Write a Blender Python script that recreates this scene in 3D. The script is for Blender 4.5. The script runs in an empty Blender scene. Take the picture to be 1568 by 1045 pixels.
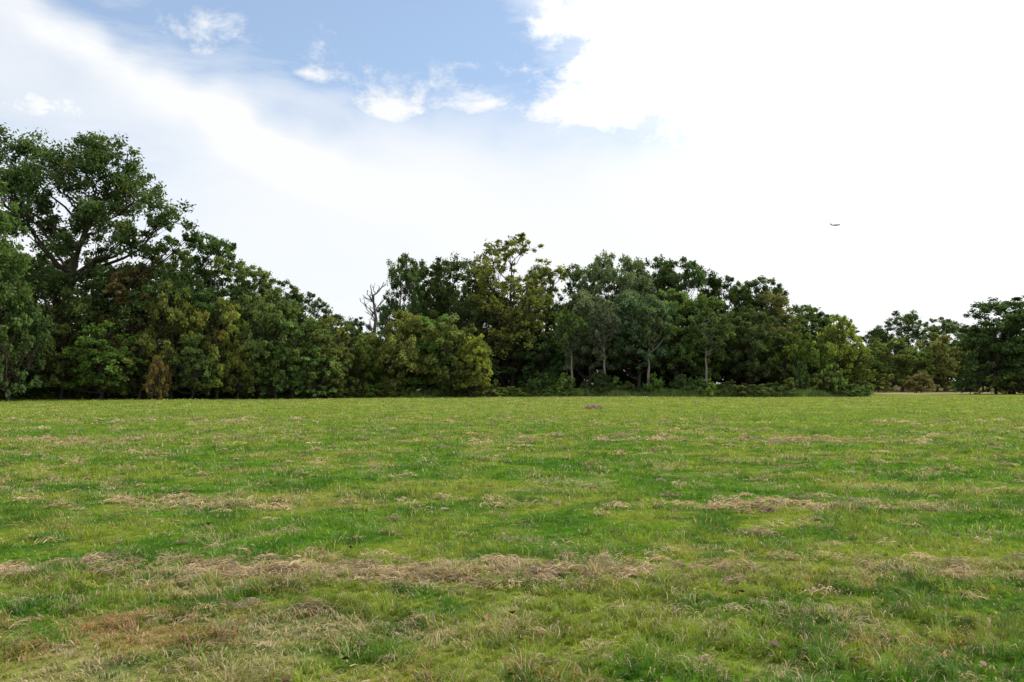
import bpy, math
import numpy as np
from mathutils import Vector

S = 1.0/1220.0          # survey unit: tangent per unit of bearing / rise
EYE = 1.6
rng = np.random.default_rng(7)
scene = bpy.context.scene
scene.view_settings.view_transform = 'Standard'
scene.view_settings.look = 'None'
scene.view_settings.exposure = 0

# ------------------------------------------------------------------ noise
def _hash(ix, iy, seed):
    h = (ix.astype(np.int64)*374761393 + iy.astype(np.int64)*668265263 + seed*974634777) & 0xffffffff
    h = ((h ^ (h >> 13))*1274126177) & 0xffffffff
    h = h ^ (h >> 16)
    return (h & 0xffff)/65535.0
def vnoise(x, y, seed=0):
    x = np.asarray(x, float); y = np.asarray(y, float)
    ix = np.floor(x); iy = np.floor(y)
    fx = x-ix; fy = y-iy
    fx = fx*fx*(3-2*fx); fy = fy*fy*(3-2*fy)
    a = _hash(ix, iy, seed); b = _hash(ix+1, iy, seed)
    c = _hash(ix, iy+1, seed); d = _hash(ix+1, iy+1, seed)
    return (a*(1-fx)+b*fx)*(1-fy)+(c*(1-fx)+d*fx)*fy
def fbm(x, y, seed=0, o=4):
    x, y = x*0.83-y*0.56, x*0.56+y*0.83
    t = 0; a = 0.5; n = 0
    for i in range(o):
        t = t+a*vnoise(x*2**i+17.3*i, y*2**i-9.1*i, seed+i*31); n += a; a *= 0.55
    return t/n
def sst(a, b, x):
    t = np.clip((x-a)/(b-a), 0, 1)
    return t*t*(3-2*t)

# ------------------------------------------------------------------ mesh helpers
class MB:
    def __init__(s): s.v = []; s.q = []; s.m = []; s.c = []; s.n = 0
    def add(s, V, Q, mat, C=None):
        V = np.asarray(V, np.float32).reshape(-1, 3); Q = np.asarray(Q, np.int32).reshape(-1, 4)
        s.v.append(V); s.q.append(Q+s.n); s.m.append(np.full(len(Q), mat, np.int32))
        if C is None: C = np.tile(np.array([[.5, .5, .5, 1]], np.float32), (len(V), 1))
        s.c.append(np.asarray(C, np.float32)); s.n += len(V)
    def mesh(s, name, mats, smooth=False):
        V = np.concatenate(s.v); Q = np.concatenate(s.q); M = np.concatenate(s.m); C = np.concatenate(s.c)
        me = bpy.data.meshes.new(name)
        me.vertices.add(len(V)); me.vertices.foreach_set('co', V.ravel())
        me.loops.add(Q.size); me.loops.foreach_set('vertex_index', Q.ravel())
        me.polygons.add(len(Q))
        me.polygons.foreach_set('loop_start', np.arange(0, Q.size, 4, dtype=np.int32))
        me.polygons.foreach_set('material_index', M)
        if smooth: me.polygons.foreach_set('use_smooth', np.ones(len(Q), bool))
        for m in mats: me.materials.append(m)
        a = me.attributes.new('col', 'FLOAT_COLOR', 'POINT')
        a.data.foreach_set('color', C.ravel())
        me.update(calc_edges=True)
        return me
def obj(name, me, loc=(0, 0, 0), rot=0, scale=(1, 1, 1), color=(1, 1, 1, 0), parent=None):
    o = bpy.data.objects.new(name, me)
    scene.collection.objects.link(o)
    o.location = loc; o.rotation_euler = (0, 0, rot); o.scale = scale; o.color = color
    if parent: o.parent = parent
    return o
def tube(mb, P, R, n=6, mat=0):
    P = np.asarray(P, float); R = np.asarray(R, float)
    T = np.gradient(P, axis=0); T /= np.linalg.norm(T, axis=1)[:, None]+1e-9
    ref = np.array([0.31, 0.87, 0.12]) if abs(T[0][1]) < .8 else np.array([1., 0, 0.1])
    A = np.cross(T, ref); A /= np.linalg.norm(A, axis=1)[:, None]+1e-9
    B = np.cross(T, A)
    th = np.linspace(0, 2*np.pi, n, endpoint=False)
    V = P[:, None, :]+R[:, None, None]*(np.cos(th)[None, :, None]*A[:, None, :]+np.sin(th)[None, :, None]*B[:, None, :])
    k = len(P); i = np.arange(k-1)[:, None]; j = np.arange(n)[None, :]; j2 = (j+1) % n
    Q = np.stack([i*n+j, i*n+j2, (i+1)*n+j2, (i+1)*n+j], -1).reshape(-1, 4)
    mb.add(V.reshape(-1, 3), Q, mat)
def bez(a, b, c, k=6):
    t = np.linspace(0, 1, k)[:, None]
    return (1-t)**2*a+2*t*(1-t)*b+t*t*c

# ------------------------------------------------------------------ materials
def newmat(name):
    m = bpy.data.materials.new(name); m.use_nodes = True
    nt = m.node_tree; nt.nodes.clear()
    out = nt.nodes.new('ShaderNodeOutputMaterial')
    return m, nt, out
def mixc(nt, fac, a, b, mode='MIX'):
    n = nt.nodes.new('ShaderNodeMix'); n.data_type = 'RGBA'; n.blend_type = mode
    for sock, v in ((n.inputs[0], fac), (n.inputs[6], a), (n.inputs[7], b)):
        if isinstance(v, (int, float)): sock.default_value = v
        elif isinstance(v, tuple): sock.default_value = v
        else: nt.links.new(v, sock)
    return n.outputs[2]
def mth(nt, op, a, b=None, c=None, clamp=False):
    n = nt.nodes.new('ShaderNodeMath'); n.operation = op; n.use_clamp = clamp
    for i, v in enumerate((a, b, c)):
        if v is None: continue
        if isinstance(v, (int, float)): n.inputs[i].default_value = v
        else: nt.links.new(v, n.inputs[i])
    return n.outputs[0]
def maprange(nt, v, a, b, c=0., d=1., smooth=True):
    n = nt.nodes.new('ShaderNodeMapRange')
    if smooth: n.interpolation_type = 'SMOOTHSTEP'
    nt.links.new(v, n.inputs[0])
    n.inputs[1].default_value = a; n.inputs[2].default_value = b
    n.inputs[3].default_value = c; n.inputs[4].default_value = d
    return n.outputs[0]

def leaf_material():
    m, nt, out = newmat('foliage')
    oi = nt.nodes.new('ShaderNodeObjectInfo')
    at = nt.nodes.new('ShaderNodeAttribute'); at.attribute_name = 'col'
    sp = nt.nodes.new('ShaderNodeSeparateColor'); nt.links.new(at.outputs['Color'], sp.inputs[0])
    br = mth(nt, 'MULTIPLY_ADD', sp.outputs[0], 0.8, 0.6)
    cl = mth(nt, 'MULTIPLY_ADD', sp.outputs[1], 0.8, 0.58)
    k = mth(nt, 'MULTIPLY', br, cl)
    comb = nt.nodes.new('ShaderNodeCombineColor')
    for i in range(3): nt.links.new(k, comb.inputs[i])
    base = mixc(nt, 1.0, oi.outputs['Color'], comb.outputs[0], 'MULTIPLY')
    rnd = mth(nt, 'ADD', mth(nt, 'MULTIPLY', sp.outputs[2], 0.7), mth(nt, 'MULTIPLY', sp.outputs[0], 0.3))
    au = mth(nt, 'SUBTRACT', oi.outputs['Alpha'], rnd)
    au = maprange(nt, au, -0.10, 0.10)
    ramp = nt.nodes.new('ShaderNodeValToRGB')
    nt.links.new(sp.outputs[1], ramp.inputs[0])
    e = ramp.color_ramp.elements
    e[0].color = (0.26, 0.23, 0.05, 1); e[1].color = (0.18, 0.125, 0.05, 1)
    x = e.new(0.65); x.color = (0.19, 0.195, 0.05, 1)
    base = mixc(nt, au, base, ramp.outputs[0])
    d = nt.nodes.new('ShaderNodeBsdfDiffuse'); nt.links.new(base, d.inputs[0])
    t = nt.nodes.new('ShaderNodeBsdfTranslucent')
    tc = mixc(nt, 1.0, base, (1.2, 1.25, 0.75, 1), 'MULTIPLY'); nt.links.new(tc, t.inputs[0])
    mx = nt.nodes.new('ShaderNodeMixShader'); mx.inputs[0].default_value = 0.45
    nt.links.new(d.outputs[0], mx.inputs[1]); nt.links.new(t.outputs[0], mx.inputs[2])
    nt.links.new(mx.outputs[0], out.inputs[0])
    return m
def bark_material(name='bark', c0=(0.03, 0.024, 0.018, 1), c1=(0.09, 0.075, 0.06, 1)):
    m, nt, out = newmat(name)
    tc = nt.nodes.new('ShaderNodeTexCoord')
    mp = nt.nodes.new('ShaderNodeMapping'); mp.inputs['Scale'].default_value = (6, 6, 1.2)
    nt.links.new(tc.outputs['Object'], mp.inputs[0])
    n = nt.nodes.new('ShaderNodeTexNoise'); n.inputs['Scale'].default_value = 1.5; n.inputs['Detail'].default_value = 4
    nt.links.new(mp.outputs[0], n.inputs[0])
    c = mixc(nt, n.outputs[0], c0, c1)
    b = nt.nodes.new('ShaderNodeBsdfDiffuse'); nt.links.new(c, b.inputs[0])
    nt.links.new(b.outputs[0], out.inputs[0])
    return m
def grass_material():
    m, nt, out = newmat('grass_blades')
    at = nt.nodes.new('ShaderNodeAttribute'); at.attribute_name = 'col'
    d = nt.nodes.new('ShaderNodeBsdfDiffuse'); nt.links.new(at.outputs['Color'], d.inputs[0])
    t = nt.nodes.new('ShaderNodeBsdfTranslucent'); 
    tc = mixc(nt, 1.0, at.outputs['Color'], (1.15, 1.2, 0.7, 1), 'MULTIPLY'); nt.links.new(tc, t.inputs[0])
    mx = nt.nodes.new('ShaderNodeMixShader'); mx.inputs[0].default_value = 0.42
    nt.links.new(d.outputs[0], mx.inputs[1]); nt.links.new(t.outputs[0], mx.inputs[2])
    g = nt.nodes.new('ShaderNodeBsdfGlossy'); g.inputs['Roughness'].default_value = 0.45
    m2 = nt.nodes.new('ShaderNodeMixShader'); m2.inputs[0].default_value = 0.02
    nt.links.new(mx.outputs[0], m2.inputs[1]); nt.links.new(g.outputs[0], m2.inputs[2])
    nt.links.new(m2.outputs[0], out.inputs[0])
    return m
def ground_material():
    m, nt, out = newmat('meadow_ground')
    at = nt.nodes.new('ShaderNodeAttribute'); at.attribute_name = 'col'
    geo = nt.nodes.new('ShaderNodeNewGeometry')
    mp = nt.nodes.new('ShaderNodeMapping'); mp.inputs['Scale'].default_value = (1.0, 1.3, 1)
    nt.links.new(geo.outputs['Position'], mp.inputs[0])
    n = nt.nodes.new('ShaderNodeTexNoise'); n.inputs['Scale'].default_value = 7; n.inputs['Detail'].default_value = 6
    n.inputs['Roughness'].default_value = 0.75
    nt.links.new(mp.outputs[0], n.inputs[0])
    k = maprange(nt, n.outputs[0], 0.3, 0.7, 0.45, 1.35, False)
    comb = nt.nodes.new('ShaderNodeCombineColor')
    for i in range(3): nt.links.new(k, comb.inputs[i])
    c = mixc(nt, 1.0, at.outputs['Color'], comb.outputs[0], 'MULTIPLY')
    b = nt.nodes.new('ShaderNodeBsdfDiffuse'); nt.links.new(c, b.inputs[0])
    bp = nt.nodes.new('ShaderNodeBump'); bp.inputs['Distance'].default_value = 0.05; bp.inputs['Strength'].default_value = 0.6
    nt.links.new(n.outputs[0], bp.inputs['Height']); nt.links.new(bp.outputs[0], b.inputs['Normal'])
    nt.links.new(b.outputs[0], out.inputs[0])
    return m
def plain(name, col, rough=0.8, attr=False):
    m, nt, out = newmat(name)
    b = nt.nodes.new('ShaderNodeBsdfPrincipled'); b.inputs['Roughness'].default_value = rough
    n = nt.nodes.new('ShaderNodeTexNoise'); n.inputs['Scale'].default_value = 20
    c = mixc(nt, n.outputs[0], tuple(x*0.7 for x in col)+(1,), tuple(min(1, x*1.25) for x in col)+(1,))
    if attr:
        at = nt.nodes.new('ShaderNodeAttribute'); at.attribute_name = 'col'; c = at.outputs['Color']
    nt.links.new(c, b.inputs['Base Color'])
    nt.links.new(b.outputs[0], out.inputs[0])
    return m
LEAF = leaf_material(); BARK = bark_material(); GRASS = grass_material(); GROUND = ground_material()
DEADWOOD = bark_material('dead_wood', (0.05, 0.042, 0.038, 1), (0.13, 0.115, 0.10, 1))
PALEBARK = bark_material('pale_bark', (0.12, 0.11, 0.09, 1), (0.28, 0.25, 0.21, 1))
DEADLEAF = plain('fallen_leaf', (0.12, 0.05, 0.02), 0.7, True)

# ------------------------------------------------------------------ meadow colour field
DRYROWS = [(6.95, 0.28, .9), (10.6, 0.34, .6), (22.5, .8, .45), (34., 1.1, .3)]
def row_y(x, y0, w):
    return y0+w*1.9*(fbm(x/3.0*(6.9/y0)**.6, x*0+y0, 40, 4)-0.5)*2
def row_strength(x, y0):
    s = sst(.40, .60, fbm(x/1.7*(6.9/y0)**.6, x*0+y0*3.1, 71, 3))
    if y0 < 8: s = np.maximum(s, .45*(x < 1.2))*np.interp(x, [1.3, 2.6], [1.0, .35])
    elif y0 < 12: s = s*np.interp(x, [-3.5, -1.5, 4.0, 5.5], [.35, 1.0, 1.0, .4])
    return s
def dryfield(x, y):
    n = fbm(x/0.6, y/0.5, 3, 4)
    n2 = fbm(x/2.6, y/2.2, 11, 3)
    n3 = fbm(x/11., y/8., 17, 3)
    d = sst(0.53, 0.69, n*0.6+n2*0.24+n3*.16)*0.50
    for y0, w, a in DRYROWS:
        brk = sst(0.44, 0.58, fbm(x/0.5*(6.9/y0)**.5, y/0.35*(6.9/y0)**.5, 55, 3))
        g = np.exp(-((y-row_y(x, y0, w))/w)**2)*a*(0.03+1.05*brk)*(.2+.9*row_strength(x, y0))
        d = np.maximum(d, g)
    return np.clip(d, 0, 1)
def redfield(x, y):
    r = 1.1*np.exp(-((x+2.45)/0.85)**2-((y-5.25)/0.38)**2)+0.55*np.exp(-((x-2.5)/.6)**2-((y-4.9)/0.3)**2)
    r = r+0.22*sst(0.62, 0.78, fbm(x/1.1, y/0.9, 77, 3))
    return np.clip(r*(0.1+1.2*sst(.3, .65, fbm(x/0.28, y/0.25, 81, 2))), 0, 1)
G1 = np.array([0.108, 0.220, 0.018]); G2 = np.array([0.210, 0.270, 0.036]); G3 = np.array([0.055, 0.150, 0.014])
TAN = np.array([0.46, 0.37, 0.21]); RED = np.array([0.33, 0.20, 0.10])
def edge_y(x):
    return np.interp(x, [-90, -52, -20, 0, 38, 45, 47, 60, 90], [74, 79, 93, 97, 99, 101, 138, 140, 130])
def meadow_col(x, y):
    a = fbm(x/2.0, y/1.6, 101, 4)[:, None]; b = fbm(x/0.5, y/0.4, 140, 3)[:, None]
    c = G1+(G2-G1)*sst(0.40, 0.62, a)
    c = c+(G3-c)*(sst(0.46, 0.64, b)*0.8)
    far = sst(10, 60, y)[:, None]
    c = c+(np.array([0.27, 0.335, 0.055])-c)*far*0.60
    return c

# ------------------------------------------------------------------ ground sheet
def axis(fine, step, end, grow):
    L = [0.0]; s = step
    while L[-1] < end:
        if L[-1] > fine: s *= grow
        L.append(L[-1]+s)
    return np.array(L)
ax = axis(12, 0.12, 4000, 1.035); xs = np.concatenate([-ax[:0:-1], ax])
ay = axis(26, 0.10, 4000, 1.02); ayn = axis(3, 0.3, 400, 1.15); ys = np.concatenate([-ayn[:0:-1], ay])
X, Y = np.meshgrid(xs, ys); X = X.ravel(); Y = Y.ravel()
def gz(x, y):
    return (fbm(x/0.9, y/0.8, 200, 3)-0.5)*0.09+(fbm(x/14, y/14, 210, 2)-0.5)*0.16*sst(8, 30, np.abs(y))
Z = gz(X, Y)
col = meadow_col(X, Y)
dry = dryfield(X, Y)[:, None]; red = redfield(X, Y)[:, None]
col = col*0.60+(TAN*0.65-col*0.60)*dry*0.7; col = col+(RED*0.7-col)*red*0.6
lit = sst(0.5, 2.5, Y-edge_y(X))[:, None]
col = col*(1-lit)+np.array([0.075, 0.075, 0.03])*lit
strip = (sst(118, 124, Y)*sst(150, 143, Y)*sst(46, 49, X))[:, None]
col = col+(np.array([0.27, 0.21, 0.12])-col)*strip*0.9
nx, ny = len(xs), len(ys)
ii = np.arange(ny-1)[:, None]; jj = np.arange(nx-1)[None, :]
Q = np.stack([ii*nx+jj, ii*nx+jj+1, (ii+1)*nx+jj+1, (ii+1)*nx+jj], -1).reshape(-1, 4)
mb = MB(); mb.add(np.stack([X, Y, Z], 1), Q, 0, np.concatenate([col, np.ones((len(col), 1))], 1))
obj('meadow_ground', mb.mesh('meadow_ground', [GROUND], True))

# ------------------------------------------------------------------ grass blades
def grass():
    n0, n1 = 215000, 480000
    d0 = np.sqrt(rng.uniform(3.2**2, 7.0**2, n0))
    d1 = 7.0*np.exp(rng.uniform(0, math.log(100/7.0), n1))
    d = np.concatenate([d0, d1]); n = len(d)
    x = rng.uniform(-1, 1, n)*(0.70*d+2.0); y = d
    th = rng.uniform(0, 2*np.pi, n)
    cell = 0.11*2.0**np.clip(np.floor(np.log2(np.maximum(d, 1)/7)+rng.random(n)), 0, 3)
    rx = x*.8-y*.6; ry = x*.6+y*.8
    kx = np.floor(rx/cell); ky = np.floor(ry/cell)
    cx = (kx+_hash(kx, ky, 5))*cell; cy = (ky+_hash(kx, ky, 6))*cell
    pull = 0.5*rng.random(n)
    rx = rx+(cx-rx)*pull; ry = ry+(cy-ry)*pull
    x = rx*.8+ry*.6; y = -rx*.6+ry*.8
    tuft = _hash(kx, ky, 9); lean = _hash(kx, ky, 12)*2*np.pi
    keep = (y < edge_y(x)+1.0)
    x, y, d, th, tuft, lean = x[keep], y[keep], d[keep], th[keep], tuft[keep], lean[keep]; n = len(x)
    dryf = dryfield(x, y); redf = redfield(x, y)
    r = rng.random(n); isdry = r < (0.05+0.80*dryf)*(0.40+1.2*tuft); isred = (rng.random(n) < redf*0.75)
    c = meadow_col(x, y)*(0.72+0.35*rng.random(n)+0.65*(tuft-.5))[:, None]
    c[:, 0] *= (0.85+0.35*rng.random(n))
    ct = TAN*(0.5+0.6*rng.random(n))[:, None]
    c[isdry] = ct[isdry]
    cr = RED*(0.6+0.8*rng.random(n))[:, None]; c[isred] = cr[isred]
    flat = isdry | isred
    clump = sst(.35, .7, fbm(x/0.35, y/0.3, 300, 3))
    hgt = (0.019+0.025*rng.random(n))*(0.5+1.2*clump)*(1+0.6*(tuft > .8))
    hgt = hgt*np.clip(1+0.006*d, 1, 1.35)
    L = np.where(flat, hgt*1.7, hgt*1.4)
    tilt = np.where(flat, rng.uniform(0.9, 1.5, n), rng.uniform(0.2, 1.3, n))
    w = 0.0052*np.maximum(1, d/6.0)**0.95*(0.6+0.8*rng.random(n))
    th = np.where(rng.random(n) < .4, th, lean+rng.normal(size=n)*.6)
    dirx = np.cos(th); diry = np.sin(th)
    ph = th+np.pi/2+rng.uniform(-.7, .7, n)
    sx = np.cos(ph)*w*.5; sy = np.sin(ph)*w*.5
    z0 = gz(x, y)-0.004+np.where(flat, rng.random(n)*0.025, 0)
    P0 = np.stack([x, y, z0], 1)
    t1 = tilt*0.6; t2 = tilt*1.35
    D1 = np.stack([np.sin(t1)*dirx, np.sin(t1)*diry, np.cos(t1)], 1)*(L*.55)[:, None]
    D2 = np.stack([np.sin(t2)*dirx, np.sin(t2)*diry, np.maximum(np.cos(t2), -0.15)], 1)*(L*.45)[:, None]
    P1 = P0+D1; P2 = P1+D2
    SV = np.stack([sx, sy, sx*0], 1)
    V = np.stack([P0-SV, P0+SV, P1+SV*.85, P1-SV*.85, P2+SV*.15, P2-SV*.15], 1)
    b = np.arange(n)[:, None]*6
    Q = np.concatenate([b+np.array([[0, 1, 2, 3]]), b+np.array([[3, 2, 4, 5]])])
    C = np.repeat(np.concatenate([c, np.ones((n, 1))], 1), 6, axis=0)
    mb = MB(); mb.add(V.reshape(-1, 3), Q, 0, C)
    # taller rough grass left unmown along the wood edge
    m = 34000
    ex = rng.uniform(-62, 46, m); ey = edge_y(ex)+rng.uniform(-.6, 1.4, m)
    eh = (0.3+0.7*rng.random(m))*(0.3+1.3*fbm(ex/2.5, ey*0, 401, 3)); ea = rng.uniform(0, 6.28, m)
    P0 = np.stack([ex, ey, ex*0-.02], 1); tip = np.stack([np.cos(ea)*eh*.35, np.sin(ea)*eh*.35, eh], 1)
    SV = np.stack([np.full(m, .04), ex*0, ex*0], 1)
    V = np.stack([P0-SV, P0+SV, P0+tip+SV*.15, P0+tip-SV*.15], 1)
    c = np.array([.17, .24, .06])*(0.5+0.9*rng.random((m, 1)))
    mb.add(V.reshape(-1, 3), np.arange(m*4).reshape(m, 4), 0, np.repeat(np.concatenate([c, np.ones((m, 1))], 1), 4, axis=0))
    obj('meadow_grass', mb.mesh('meadow_grass', [GRASS]))
grass()

# wind-rows of cut, dried clippings lying on the sward
def clippings():
    r = np.random.default_rng(12); C = []
    for y0, w, cnt, dm in ((6.95, .26, 620, 1.1), (10.6, .34, 420, .8), (22.5, .8, 230, .7), (15.5, 1.2, 110, .6), (34, 1.6, 110, .6)):
        xx = r.uniform(-1, 1, cnt)*(0.7*y0+1.5)
        k = r.random(cnt) < .06+row_strength(xx, y0)
        xx = xx[k]; yy = row_y(xx, y0, w)+r.normal(size=len(xx))*w*.95
        for a, b in zip(xx, yy): C.append((a, b, r.uniform(.03, .14)*(y0/7)**.35, int(r.uniform(30, 115)*dm)))
    for i in range(420):   # stray wisps
        d = 4*np.exp(r.uniform(0, math.log(9))); C.append((r.uniform(-.72, .72)*d, d, r.uniform(.03, .12)*(d/5)**.3, int(r.uniform(12, 45))))
    C += [(-306*S*5.65, 5.65, .11, 220), (370*S*8.6, 8.6, .14, 200), (-400*S*5.7, 5.75, .09, 140)]
    P, L, A, W, K2 = [], [], [], [], []
    for (x, y, rad, n) in C:
        q = r.normal(size=(n, 2))*rad*.6; q[:, 0] *= 1.4
        bump = np.exp(-(q**2).sum(1)/(rad*rad))
        z = gz(x+q[:, 0], y+q[:, 1])+0.014+bump*rad*.6*r.random(n)
        P.append(np.stack([x+q[:, 0], y+q[:, 1], z], 1)); main = r.uniform(0, 3.14)
        A.append(main+r.normal(size=n)*.9); L.append(r.uniform(.03, .09, n)*(1+.03*y)); W.append(np.full(n, 0.0032*max(1, y/5.))); K2.append(np.full(n, r.uniform(.5, 1.2)))
    P = np.concatenate(P); A = np.concatenate(A); L = np.concatenate(L); W = np.concatenate(W); K2 = np.concatenate(K2); n = len(P)
    D = np.stack([np.cos(A), np.sin(A), r.normal(size=n)*.28], 1)*L[:, None]*.5
    N = np.stack([-np.sin(A), np.cos(A), r.normal(size=n)*.8], 1)*W[:, None]*.5
    up = np.array([0, 0, 1.])*L[:, None]*.12
    V = np.stack([P-D-N, P-D+N, P+up+N, P+up-N, P+D+N*.3, P+D-N*.3], 1)
    b = np.arange(n)[:, None]*6
    Q = np.concatenate([b+np.array([[0, 1, 2, 3]]), b+np.array([[3, 2, 4, 5]])])
    c = np.array([.54, .41, .28])*(K2*(0.4+.8*r.random(n)))[:, None]; c[:, 2] *= r.uniform(.75, 1.1, n)
    mb = MB(); mb.add(V.reshape(-1, 3), Q, 0, np.repeat(np.concatenate([c, np.ones((n, 1))], 1), 6, axis=0))
    obj('dried_grass_clippings', mb.mesh('dried_grass_clippings', [GRASS]))
clippings()

# fallen leaves on the meadow
def fallen():
    mb = MB(); r = np.random.default_rng(5)
    n = 150
    d = 4.2*np.exp(r.uniform(0, math.log(6), n)); x = r.uniform(-.75, .75, n)*d
    extra = [(-224, 405), (396, 407), (-660, 345), (-750, 347), (640, 440), (350, 455), (-250, 429)]
    pts = [(a, b) for a, b in zip(x, d)]+[(a/b*EYE, EYE/(b*S)) for a, b in extra]
    for i, (px, py) in enumerate(pts):
        s = r.uniform(0.020, 0.036)*(1.3 if i >= n else 1); th = r.uniform(0, 6.28)
        out = [(0, -1), (.5, -.75), (.95, -.3), (.6, .05), (.8, .5), (.3, .55), (0, 1.1)]
        z = gz(np.array([px]), np.array([py]))[0]+0.045
        V = []
        cu = r.uniform(.2, .7)
        for sgn in (1, -1):
            for (u, v) in out:
                V.append((u*sgn, v, cu*abs(u)+0.2*v*v))
        V = np.array(V)*s
        tl = r.uniform(-.6, .6)
        Rz = np.array([[math.cos(th), -math.sin(th), 0], [math.sin(th), math.cos(th), 0], [0, 0, 1]])
        Rx = np.array([[1, 0, 0], [0, math.cos(tl), -math.sin(tl)], [0, math.sin(tl), math.cos(tl)]])
        V = V@(Rz@Rx).T+np.array([px, py, z])
        Q = [[0, 1, 2, 3], [0, 3, 5, 6]]
        Q = Q+[[a+7 for a in q] for q in Q]
        c = np.array([[0.13, 0.052, 0.018, 1]])*r.uniform(.4, 1.2); c[0, 3] = 1
        mb.add(V, Q, 0, np.tile(c, (14, 1)))
    obj('fallen_leaves', mb.mesh('fallen_leaves', [DEADLEAF]))
fallen()

# ------------------------------------------------------------------ trees
def add_leaves(mb, C, R, per, size, r, flat=0.65, up=0.5, droop=0.0, lobe_rnd=None):
    n = len(C)*per
    idx = np.repeat(np.arange(len(C)), per)
    D = r.normal(size=(n, 3)); D /= np.linalg.norm(D, axis=1)[:, None]
    rad = r.random(n)**0.5*(0.6+0.85*r.random(n))
    P = D*rad[:, None]*R[idx][:, None]; P[:, 2] *= flat
    P[:, 2] -= droop*R[idx]*(np.hypot(P[:, 0], P[:, 1])/R[idx])**2
    P = P+C[idx]
    N = r.normal(size=(n, 3))+D*0.6; N[:, 2] += up; N /= np.linalg.norm(N, axis=1)[:, None]
    U = np.cross(N, r.normal(size=(n, 3))); U /= np.linalg.norm(U, axis=1)[:, None]+1e-9
    U[:, 2] -= droop*0.8
    W = np.cross(N, U)
    s = (size*(0.6+0.8*r.random(n)))[:, None]
    V = np.stack([P-U*s, P-W*s*.55+U*s*.1, P+U*s, P+W*s*.55+U*s*.1], 1)
    Q = np.arange(n*4).reshape(n, 4)
    cr = r.random(len(C)); lr = lobe_rnd if lobe_rnd is not None else r.random(len(C))
    col = np.stack([r.random(n), cr[idx], lr[idx], np.ones(n)], 1)
    mb.add(V.reshape(-1, 3), Q, 1, np.repeat(col, 4, axis=0))

def build_tree(name, seed, H, trunk_pts, trunk_r, lobes, per=80, size=0.18, clumps=15, clump_r=0.38, flat=0.8, droop=0.0, twig=True, limb=1.0, bark=None):
    """lobes: array (n,4) centre + radius"""
    r = np.random.default_rng(seed)
    mb = MB()
    trunk = np.array(trunk_pts, float)
    k = len(trunk)
    t = np.linspace(0, 1, k)
    R = trunk_r*(1-0.85*t); R[0] *= 1.35
    tube(mb, trunk, R, 9, 0)
    C = []; CR = []; LR = []
    for (x, y, z, lr) in lobes:
        c = np.array([x, y, z])
        zs = trunk[:, 2]
        target = z-np.hypot(x-np.interp(z, zs, trunk[:, 0]), y)*0.65-lr*.5
        target = float(np.clip(target, max(0.6, H*0.12), zs[-1]*0.97))
        s = np.array([np.interp(target, zs, trunk[:, i]) for i in range(3)])
        mid = (s+c)*.5+np.array([r.normal()*.4, r.normal()*.4, -0.12*np.linalg.norm(c-s)+r.normal()*.3])
        P = bez(s, mid, c, 7); P[1:-1] += r.normal(size=(5, 3))*0.22
        rr = np.interp(target, zs, R)
        r0 = limb*min(rr*0.6, 0.03+0.017*np.linalg.norm(c-s)+0.015*lr)
        tube(mb, P, np.linspace(r0, 0.035, 7), 6, 0)
        nc = max(5, int(clumps*(lr/2.3)**1.5*r.uniform(.85, 1.15)))
        D = r.normal(size=(nc, 3)); D /= np.linalg.norm(D, axis=1)[:, None]
        D[:, 2] = np.where(D[:, 2] < -0.6, -D[:, 2], D[:, 2])
        cc = c+D*(lr*(0.35+0.68*r.random((nc, 1))))*np.array([1.05, 1.05, 1.0])
        lobe_rand = r.random()
        for q in cc:
            C.append(q); CR.append(lr*clump_r*r.uniform(.55, 1.3)); LR.append(np.clip(lobe_rand+r.normal()*.16, 0, 1))
            if twig:
                st = P[r.integers(4, 7)]
                m2 = (st+q)*.5+r.normal(size=3)*.15
                tube(mb, bez(st, m2, q, 4), [0.05, 0.035, 0.025, 0.012], 3, 0)
    add_leaves(mb, np.array(C), np.array(CR), per, size, r, flat=flat, droop=droop, lobe_rnd=np.array(LR))
    return mb.mesh(name, [bark or BARK, LEAF])

def env_lobes(seed, H, W, base, n, lr, wide=0.45, sep=.62):
    r = np.random.default_rng(seed); L = []
    tries = 0
    while len(L) < n and tries < 6000:
        tries += 1
        rad = lr*r.uniform(.6, 1.2)
        z0, z1 = base+rad*.6, H-rad*.95
        u = r.random()
        v = (u-wide)/(1-wide) if u > wide else (wide-u)/wide*.8
        prof = math.sqrt(max(0.0, 1-abs(v)**2.2))
        a = r.uniform(0, 2*math.pi); q = math.sqrt(r.uniform(.12, 1))*prof*(W/2-rad*.8)
        p = np.array([q*math.cos(a), q*math.sin(a), z0+(z1-z0)*u])
        if all(np.linalg.norm(p-l[:3]) > (rad+l[3])*sep for l in L):
            L.append(np.array([*p, rad]))
    return L
def straight_trunk(seed, H, lean=0.0, k=9):
    r = np.random.default_rng(seed)
    t = np.linspace(0, 1, k); w = np.cumsum(r.normal(size=(k, 2))*0.12, axis=0); w[0] = 0
    return np.stack([w[:, 0]+lean*t**1.5*H, w[:, 1], t*H*0.82-0.15*(t == 0)], 1)

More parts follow.
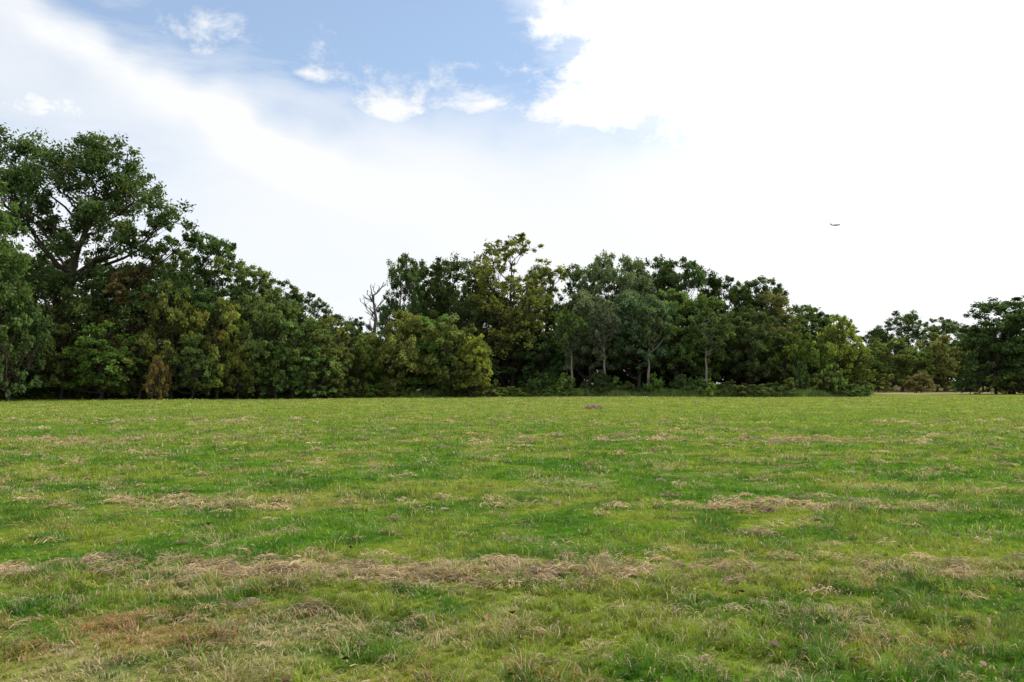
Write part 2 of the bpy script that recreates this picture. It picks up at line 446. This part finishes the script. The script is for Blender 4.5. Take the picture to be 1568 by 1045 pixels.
K = {}
def kind(key, seed, H, W, base, n, lr, lean=0, tr=0.35, **kw):
    wd = kw.pop('wide', .45); sp = kw.pop('sep', .58)
    K[key] = (build_tree('tree_mesh_'+key, seed, H, straight_trunk(seed, H, lean), tr, env_lobes(seed+1, H, W, base, n, lr, wd, sp), **kw), H, W)
kind('A', 11, 20, 14, 3.5, 40, 2.1, wide=.5)
kind('B', 21, 20, 15, 3, 44, 2.0, lean=.03, wide=.55)
kind('C', 31, 20, 11, 3, 38, 1.75, wide=.5)
kind('D', 41, 11, 12, .6, 40, 1.6, droop=.4, clumps=18, size=.15, tr=.22, wide=.45)
kind('D2', 45, 11, 11, .6, 40, 1.5, droop=.3, clumps=18, wide=.4, size=.15, tr=.2)
kind('E', 51, 22, 13, 5, 46, 1.8, per=42, clumps=12, tr=.34, wide=.6, sep=.52, limb=1.4)
kind('F', 55, 20, 14, 4.5, 38, 2.1, droop=.4, per=85, wide=.6)
kind('G', 57, 14, 8, 6.5, 20, 1.5, droop=.3, per=70, wide=.6, tr=.24, size=.15, bark=PALEBARK)
kind('U', 61, 9, 8, .3, 36, 1.2, clumps=19, size=.14, tr=.15, per=65)
kind('U2', 65, 9, 8, .3, 36, 1.15, clumps=19, size=.14, tr=.15, droop=.25, per=65, wide=.55)
kind('S', 71, 4, 6, .0, 30, .75, clumps=36, per=46, size=.10, tr=.07, wide=.3)
kind('S2', 75, 4, 6, .0, 30, .7, clumps=36, per=46, size=.10, tr=.07, droop=.3, wide=.4)
NAMES = dict(A='oak_tree', B='oak_tree', C='maple_tree', D='cherry_tree', D2='cherry_tree', E='tulip_tree', F='locust_tree', G='young_locust_tree', U='understory_tree', U2='understory_tree', S='shrub', S2='shrub')

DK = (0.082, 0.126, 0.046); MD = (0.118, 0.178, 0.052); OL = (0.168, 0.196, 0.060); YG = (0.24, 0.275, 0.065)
BR = (0.18, 0.15, 0.072); GG = (0.120, 0.168, 0.088); BG = (0.18, 0.275, 0.060); BK = (0.050, 0.076, 0.028)  # BK: leaf colour darkened to paint in shade deep inside the wood
prng = np.random.default_rng(99)
def place(key, dx, w, dy, d, colr, au=0.0, name=None):
    me, H, W = K[key]
    h = dy*S*d+EYE; ww = w*S*d
    j = (1+prng.normal()*.10)*(1+prng.normal(size=3)*np.array([.07, .04, .08]))
    c = tuple(float(max(0.01, a*b)) for a, b in zip(colr, j))+(float(au),)
    sx = ww/W
    return obj(name or NAMES[key], me, (dx*S*d, d, 0), prng.uniform(0, 6.28), (sx, sx*prng.uniform(.9, 1.1), h/H), c)

# --- large oak on the left with exposed limbs
hero_lobes = [(3.7, 0, 25.0, 3.0), (-3, 1, 24.5, 3.2), (-6.0, -1, 25.4, 2.7), (.3, -2, 22.6, 3.1), (7.0, 0, 20.6, 2.7), (10.6, .5, 18.6, 2.0), (6.1, 1.5, 23.4, 2.4),
              (-4.6, -2, 21, 3.0), (1.6, 2, 18.6, 2.8), (5.6, -1, 15.8, 2.2), (9.2, -.5, 14.6, 2.0), (-2.6, 2, 16.6, 2.6), (7.0, 1, 11.8, 2.6), (0, -3, 11.0, 2.8), (-8, 1, 22, 3.0), (-7, -2, 17, 2.8), (12.3, 1, 16.8, 1.3),
              (0.6, 3, 26.2, 2.2), (-4, 3, 12, 3.0), (4.0, 3.5, 21.2, 2.6), (4, 0, 12.0, 2.4), (-8, 0, 12, 3), (3.6, -2.5, 8.5, 2.6), (8, -1, 8.5, 2.4),
              (3.8, -3, 18.2, 1.8), (8.9, 1, 18.0, 1.6), (4.2, -2, 22.6, 2.2), (-1.0, -3, 19.4, 2.2), (7.6, -2, 16.6, 1.5), (11.4, -1, 15.6, 1.2), (-5, 1, 18.6, 2.2), (2.2, -3, 15.0, 1.9), (-9, -2, 25, 2.6), (10.6, 0, 11.0, 2.0)]
ht = [(0, 0, -.2), (.1, 0, 3), (-.1, 0, 6), (.2, .1, 9), (.6, .1, 12), (1.2, 0, 15), (2.1, 0, 18), (2.6, .1, 20), (3.0, 0, 22)]
HERO = build_tree('large_oak_mesh', 5, 28, ht, 0.55, hero_lobes, per=90, size=0.17, clumps=18, clump_r=.37, limb=1.35)
obj('large_oak_tree', HERO, (-689*S*82, 82, 0), 0, (1, 1, 1), (*DK, .06))

T = [
 ('B', -845, 225, 328, 71, MD, .05), ('U', -800, 150, 220, 70, MD, .05), ('U2', -770, 120, 170, 72, DK, .05),
 ('C', -459, 140, 236, 87, DK, .15), ('C', -404, 110, 190, 88, OL, .12), ('A', -500, 130, 210, 90, DK, .08),
 ('B', -314, 120, 146, 106, DK, .05), ('A', -370, 120, 165, 104, DK, .1), ('B', -242, 80, 105, 112, DK, .05),
 ('U', -764, 140, 150, 77, MD, .08), ('U2', -690, 130, 150, 79, OL, .1), ('C', -590, 130, 182, 82, BR, .15), ('U', -520, 120, 165, 82, OL, .2),
 ('U2', -452, 95, 135, 83, YG, .3), ('U', -385, 115, 145, 86, OL, .1), ('U2', -335, 120, 130, 88, MD, .1), ('U', -285, 105, 108, 90, OL, .08), ('U2', -245, 90, 95, 93, MD, .12),
 ('U', -630, 120, 100, 78, MD, .1), ('U2', -570, 110, 85, 80, OL, .2), ('U', -490, 90, 80, 81, MD, .08), ('U2', -420, 80, 75, 84, OL, .1), ('U', -360, 90, 70, 86, MD, .1), ('U2', -300, 80, 60, 88, OL, .1),
 ('D', -160, 150, 114, 96, OL, .13), ('D2', -88, 135, 108, 95, OL, .06), ('D2', -205, 90, 82, 96, MD, .08), ('U', -130, 130, 112, 97, MD, .1), ('U', -60, 70, 80, 94, YG, .05),
 ('A', -168, 86, 206, 113, DK, .0), ('B', -98, 130, 200, 116, DK, .0), ('C', -130, 90, 190, 118, DK, .0), ('C', -50, 100, 192, 112, DK, .08),
 ('E', 2, 165, 235, 108, OL, .18), ('E', -22, 120, 205, 113, OL, .2), ('C', 45, 85, 185, 120, DK, .1), ('U', 0, 120, 85, 108, DK, .1), ('U2', 50, 100, 75, 106, DK, .0),
 ('C', 104, 95, 188, 114, DK, .0), ('F', 160, 130, 205, 110, GG, .0), ('F', 215, 120, 198, 113, DK, .02), ('A', 268, 115, 200, 109, DK, .0),
 ('F', 120, 120, 145, 103, GG, .0), ('F', 195, 130, 145, 103, GG, .02), ('A', 250, 120, 150, 104, MD, .0),
 ('G', 140, 75, 128, 100, GG, .0), ('G', 212, 80, 134, 100, GG, .0), ('G', 90, 70, 120, 100.5, MD, .0), ('G', 300, 75, 120, 100.5, DK, .03),
 ('B', 330, 130, 172, 110, DK, .0), ('A', 378, 120, 168, 113, DK, .08), ('C', 300, 100, 140, 104, MD, .0), ('B', 365, 110, 120, 104, DK, .08), ('C', 405, 80, 145, 108, OL, .15),
 ('A', 446, 120, 124, 114, MD, .05), ('C', 490, 90, 108, 112, DK, .08), ('D2', 500, 95, 108, 104, YG, .12), ('D', 430, 110, 92, 104, MD, .08), ('U', 528, 60, 60, 103, OL, .15),
 ('B', 596, 95, 114, 165, DK, .0), ('A', 662, 85, 105, 172, DK, .05), ('C', 552, 70, 80, 180, DK, .1), ('U', 575, 90, 76, 152, OL, .1), ('U2', 650, 85, 80, 154, OL, .15), ('U', 706, 75, 90, 160, DK, .1), ('U', 620, 70, 60, 153, MD, .1),
 ('B', 765, 180, 138, 126, DK, .0), ('U', 740, 110, 105, 123, DK, .0), ('U2', 800, 120, 110, 122, DK, .0), ('S', 626, 60, 20, 141, BR, .2), ('S', 560, 60, 20, 143, OL, .2), ('S', 700, 60, 16, 124, DK, .1), ('S2', 760, 80, 20, 121, MD, .1), ('S', 790, 80, 24, 119, DK, .1),
 ('B', 940, 190, 160, 120, MD, .05), ('B', -1020, 200, 280, 72, MD, .05),
]
for t in T: place(*t)

# --- interior woodland rows behind the front trees
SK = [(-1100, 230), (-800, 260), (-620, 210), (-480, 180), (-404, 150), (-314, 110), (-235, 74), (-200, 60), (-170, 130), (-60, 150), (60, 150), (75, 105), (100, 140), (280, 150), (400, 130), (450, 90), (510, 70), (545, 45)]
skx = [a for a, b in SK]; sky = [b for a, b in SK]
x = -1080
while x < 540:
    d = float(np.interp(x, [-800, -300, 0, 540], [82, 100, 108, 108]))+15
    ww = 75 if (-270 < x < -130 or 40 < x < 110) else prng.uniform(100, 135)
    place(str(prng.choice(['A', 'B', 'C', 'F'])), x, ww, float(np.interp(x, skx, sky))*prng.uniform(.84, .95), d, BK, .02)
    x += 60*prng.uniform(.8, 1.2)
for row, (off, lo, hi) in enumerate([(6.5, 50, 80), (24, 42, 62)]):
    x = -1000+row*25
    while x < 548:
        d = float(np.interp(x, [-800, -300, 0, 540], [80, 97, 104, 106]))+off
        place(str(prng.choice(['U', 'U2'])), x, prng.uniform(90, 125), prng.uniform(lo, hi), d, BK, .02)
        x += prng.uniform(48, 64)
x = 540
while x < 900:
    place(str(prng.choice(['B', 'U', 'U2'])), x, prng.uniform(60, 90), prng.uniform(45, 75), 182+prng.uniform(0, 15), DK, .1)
    x += prng.uniform(24, 38)
# --- shrubs along the edge of the meadow
x = -900
while x < -225:
    d = float(np.interp(x, [-800, -300, 0, 540], [78, 92, 98, 100]))-prng.uniform(0, 1.5)
    place(str(prng.choice(['S', 'S2'])), x, prng.uniform(45, 90), prng.uniform(0, 40), d, [MD, OL, BG, DK, DK, MD][prng.integers(6)], prng.uniform(.02, .12))
    x += prng.uniform(20, 34)
x = -225
while x < 545:
    d = float(np.interp(x, [-225, -60, 0, 540], [94.5, 96, 98, 101]))-prng.uniform(0, 1.5)
    dy = prng.uniform(-8, 10)+(6 if x > 250 else 0)+(prng.random() < .22)*prng.uniform(8, 24)
    place(str(prng.choice(['S', 'S2'])), x, prng.uniform(32, 70), dy, d, [BG, MD, BG, DK, OL, MD][prng.integers(6)], prng.uniform(.0, .06))
    x += prng.uniform(15, 27)
place('S', -543, 46, 44, 77.5, (0.20, 0.15, 0.055), .32)

# --- bare dead tree
def dead():
    r = np.random.default_rng(3); mb = MB()
    tr = np.array([(0, 0, -.2), (.1, 0, 4), (-.1, .1, 8), (.25, 0, 11), (-.1, 0, 13.5), (-.5, 0, 15.8)])
    tube(mb, tr, [.34, .3, .26, .2, .12, .04], 7)
    def br(p, dirv, L, rad, lev):
        dirv = dirv/np.linalg.norm(dirv)
        e = p+dirv*L; m = (p+e)/2+r.normal(size=3)*L*.16
        P = bez(p, m, e, 5); tube(mb, P, np.linspace(rad, rad*.4, 5), 5)
        if lev:
            for k in range(3):
                q = P[r.integers(1, 5)]; br(q, dirv+r.normal(size=3)*.6+np.array([0, 0, .25]), L*r.uniform(.4, .65), rad*.55, lev-1)
    for i in range(12):
        z = r.uniform(8, 15); p = np.array([np.interp(z, tr[:, 2], tr[:, 0]), 0, z])
        a = r.uniform(0, 6.28); br(p, np.array([math.cos(a), math.sin(a)*.5, r.uniform(.5, 1.4)]), r.uniform(1.2, 2.6), .11, 2)
    o = obj('dead_tree', mb.mesh('dead_tree', [DEADWOOD]), (-212*S*100, 100, 0))
    o.scale = (1, 1, (160*S*100+EYE)/16.6)
dead()

# --- little heap of cut grass in the middle of the meadow
def heap():
    r = np.random.default_rng(8); n = 900
    a = r.uniform(0, 6.28, n); q = r.random(n)**.6
    P = np.stack([q*np.cos(a)*.7, q*np.sin(a)*.5, .22*(1-q)**.8*r.uniform(.5, 1.2, n)], 1)
    D = r.normal(size=(n, 3)); D[:, 2] *= .4; D /= np.linalg.norm(D, axis=1)[:, None]
    W = np.cross(D, r.normal(size=(n, 3))); W /= np.linalg.norm(W, axis=1)[:, None]
    V = np.stack([P-D*.13-W*.012, P-D*.13+W*.012, P+D*.13+W*.01, P+D*.13-W*.01], 1)
    c = np.array([.42, .30, .19])*r.uniform(.5, 1.2, (n, 1)); c = np.concatenate([c, np.ones((n, 1))], 1)
    mb = MB(); mb.add(V.reshape(-1, 3), np.arange(n*4).reshape(n, 4), 0, np.repeat(c, 4, axis=0))
    obj('cut_grass_pile', mb.mesh('cut_grass_pile', [DEADLEAF]), (124*S*52, 52, 0))
heap()

# ------------------------------------------------------------------ airliner
def airliner():
    pm = plain('aircraft_paint', (0.06, 0.062, 0.07), .6)
    e = bpy.data.objects.new('airplane', None); scene.collection.objects.link(e)
    mb = MB()
    xs_ = np.array([-18, -15, -10, -4, 6, 12, 15.5, 17.3, 18]); R = [.25, 1.1, 2.0, 2.3, 2.3, 2.3, 1.9, 1.0, .1]
    z = np.array([1.3, .9, .3, 0, 0, 0, -.1, -.3, -.4])
    tube(mb, np.stack([xs_, xs_*0, z], 1), R, 14)
    obj('fuselage', mb.mesh('fuselage', [pm], True), parent=e)
    def slab(name, pts, th):
        p = np.array(pts, float); up = np.array(th, float)
        V = np.concatenate([p-up, p+up]); Q = [[0, 1, 2, 3], [7, 6, 5, 4], [0, 4, 5, 1], [1, 5, 6, 2], [2, 6, 7, 3], [3, 7, 4, 0]]
        b = MB(); b.add(V, Q, 0); obj(name, b.mesh(name, [pm]), parent=e)
    for s, nm in ((1, 'left'), (-1, 'right')):
        slab('wing_'+nm, [(4, s*1.5, -1), (-3, s*1.5, -1), (-5.5, s*17, .6), (-3.8, s*17, .6)], (0, 0, .35))
        slab('tailplane_'+nm, [(-13.5, s*.6, 1), (-16.5, s*.6, 1), (-18, s*6.5, 1.5), (-16.8, s*6.5, 1.5)], (0, 0, .2))
        b = MB(); tube(b, [(4.4, s*5.5, -2.1), (3.5, s*5.5, -2.1), (1.5, s*5.5, -2.1), (.2, s*5.5, -2)], [1.05, 1.3, 1.2, .7], 12)
        obj('engine_'+nm, b.mesh('engine', [pm], True), parent=e)
    slab('tail_fin', [(-12, 0, 1.6), (-17, 0, 1.4), (-18.6, 0, 7.8), (-16.2, 0, 7.8)], (0, .25, 0))
    d = 2900
    e.location = (500*S*d, d, 245*S*d+EYE); e.rotation_euler = (0.1, -0.03, math.radians(-10))
airliner()

# ------------------------------------------------------------------ light
SUN_AZ, SUN_EL = math.radians(62), math.radians(50)
sv = Vector((math.sin(SUN_AZ)*math.cos(SUN_EL), math.cos(SUN_AZ)*math.cos(SUN_EL), math.sin(SUN_EL)))
sl = bpy.data.lights.new('sun', 'SUN'); sl.energy = 3.8; sl.angle = math.radians(3); sl.color = (1, .95, .87)
so = bpy.data.objects.new('sun', sl); scene.collection.objects.link(so)
so.rotation_euler = (-sv).to_track_quat('-Z', 'Y').to_euler()

w = bpy.data.worlds.new('World'); scene.world = w; w.use_nodes = True
nt = w.node_tree; nt.nodes.clear()
out = nt.nodes.new('ShaderNodeOutputWorld'); bg = nt.nodes.new('ShaderNodeBackground')
nt.links.new(bg.outputs[0], out.inputs[0])
skn = nt.nodes.new('ShaderNodeTexSky'); skn.sky_type = 'NISHITA'; skn.sun_disc = False
skn.sun_elevation = SUN_EL; skn.sun_rotation = SUN_AZ; skn.air_density = 1.0; skn.dust_density = 0.6; skn.ozone_density = 1.5
bg.inputs[1].default_value = 0.1
tc = nt.nodes.new('ShaderNodeTexCoord')
DIR = tc.outputs['Generated']
sep = nt.nodes.new('ShaderNodeSeparateXYZ'); nt.links.new(DIR, sep.inputs[0])
az = mth(nt, 'ARCTAN2', sep.outputs[0], sep.outputs[1]); el = mth(nt, 'ARCSINE', sep.outputs[2])
def noise(scale, detail=6, rough=.6, mp=(1, 1, 1), off=(0, 0, 0), dist=0):
    m = nt.nodes.new('ShaderNodeMapping'); m.inputs['Scale'].default_value = mp; m.inputs['Location'].default_value = off
    nt.links.new(DIR, m.inputs[0])
    n = nt.nodes.new('ShaderNodeTexNoise'); n.inputs['Scale'].default_value = scale; n.inputs['Detail'].default_value = detail
    n.inputs['Roughness'].default_value = rough; n.inputs['Distortion'].default_value = dist
    nt.links.new(m.outputs[0], n.inputs[0]); return n.outputs[0]
nw1 = noise(5, 3, .6); nw2 = noise(5, 3, .6, off=(7, 3, 1))
azw = mth(nt, 'ADD', az, mth(nt, 'MULTIPLY_ADD', nw1, .16, -.08)); elw = mth(nt, 'ADD', el, mth(nt, 'MULTIPLY_ADD', nw2, .10, -.05))
def blob(px, py, rx, ry, amp=1., ang=0., A=azw, E=elw):
    tx = (px-784)*S; tz = (588-py)*S; a0 = math.atan(tx); e0 = math.atan(tz*math.cos(a0))
    u = mth(nt, 'SUBTRACT', A, a0); v = mth(nt, 'SUBTRACT', E, e0)
    c, s = math.cos(ang), math.sin(ang)
    u2 = mth(nt, 'MULTIPLY', mth(nt, 'ADD', mth(nt, 'MULTIPLY', u, c), mth(nt, 'MULTIPLY', v, s)), 1/(rx*S))
    v2 = mth(nt, 'MULTIPLY', mth(nt, 'SUBTRACT', mth(nt, 'MULTIPLY', v, c), mth(nt, 'MULTIPLY', u, s)), 1/(ry*S))
    r2 = mth(nt, 'ADD', mth(nt, 'MULTIPLY', u2, u2), mth(nt, 'MULTIPLY', v2, v2))
    return mth(nt, 'MULTIPLY', mth(nt, 'EXPONENT', mth(nt, 'MULTIPLY', r2, -1)), amp)
def total(L):
    t = L[0]
    for q in L[1:]: t = mth(nt, 'ADD', t, q)
    return t
blue = total([blob(430, 20, 270, 108, 1.1), blob(690, 70, 240, 110, 1.1), blob(850, 110, 130, 85, .5), blob(1040, 185, 160, 42, .45),
              blob(60, 225, 200, 75, .5), blob(480, 440, 220, 90, .16), blob(110, 0, 240, 70, .65), blob(150, 330, 320, 100, .10)])
streak = blob(225, 115, 330, 32, .62, ang=-0.36)
wisp = noise(3.0, 7, .62, mp=(1, 1, 3.5), dist=.4)
wf = maprange(nt, wisp, .30, .66, 1.1, .5)
blue = mth(nt, 'MULTIPLY', blue, wf)
blue = mth(nt, 'SUBTRACT', blue, streak, clamp=True)
puffs = total([blob(315, 30, 85, 42, .60, A=az, E=el), blob(610, 130, 105, 46, .80, A=az, E=el), blob(742, 152, 40, 18, .62, A=az, E=el), blob(25, 150, 80, 34, .7, A=az, E=el),
               blob(580, 166, 40, 15, .55, A=az, E=el), blob(465, 108, 24, 9, .5, A=az, E=el), blob(1010, 45, 125, 90, 1.1, A=az, E=el), blob(1330, 20, 320, 220, 1.5, A=az, E=el),
               blob(900, 100, 50, 35, .45, A=az, E=el), blob(880, 165, 80, 22, .55, A=az, E=el), blob(840, 15, 34, 26, .5, A=az, E=el), blob(110, 165, 60, 18, .45, A=az, E=el)])
pn = noise(11, 9, .68, mp=(1, 1, 1.7), dist=.25)
pc = mth(nt, 'ADD', puffs, mth(nt, 'MULTIPLY_ADD', pn, 2.9, -1.45))
puff = maprange(nt, pc, .30, 1.0)
white = mth(nt, 'MAXIMUM', mth(nt, 'SUBTRACT', 1.0, blue), puff)
bk = noise(2.2, 4, .6, off=(3, 9, 2)); bkc = maprange(nt, bk, .38, .58, 0.35, 1.)
front = maprange(nt, sep.outputs[1], -.25, .35)
white = mth(nt, 'ADD', mth(nt, 'MULTIPLY', white, front), mth(nt, 'MULTIPLY', bkc, mth(nt, 'SUBTRACT', 1.0, front)))
dp = nt.nodes.new('ShaderNodeVectorMath'); dp.operation = 'DOT_PRODUCT'; nt.links.new(DIR, dp.inputs[0]); dp.inputs[1].default_value = sv
lum = mth(nt, 'ADD', maprange(nt, dp.outputs['Value'], .5, 1.0, 10.0, 20.0), maprange(nt, sep.outputs[1], -.6, .1, 3.5, 0.0))  # second term: added fill light, brightens the sky behind the camera
cc = nt.nodes.new('ShaderNodeCombineColor')
nt.links.new(mth(nt, 'MULTIPLY', lum, .985), cc.inputs[0]); nt.links.new(lum, cc.inputs[1]); nt.links.new(mth(nt, 'MULTIPLY', lum, 1.02), cc.inputs[2])
# thin high haze lightens the clear blue
skc = mixc(nt, 1.0, mixc(nt, 1.0, skn.outputs[0], (1.25, 1.3, 1.25, 1), 'MULTIPLY'), (1.8, 2.1, 2.7, 1), 'ADD')
fin = mixc(nt, white, skc, cc.outputs[0])
nt.links.new(fin, bg.inputs[0])

# ------------------------------------------------------------------ camera
cd = bpy.data.cameras.new('camera'); cam = bpy.data.objects.new('camera', cd); scene.collection.objects.link(cam)
cd.lens = 28; cd.sensor_width = 36; cd.clip_end = 20000; cd.clip_start = 0.1
cam.location = (0, 0, EYE); cam.rotation_euler = (math.radians(90+3.07), 0, 0)
scene.camera = cam
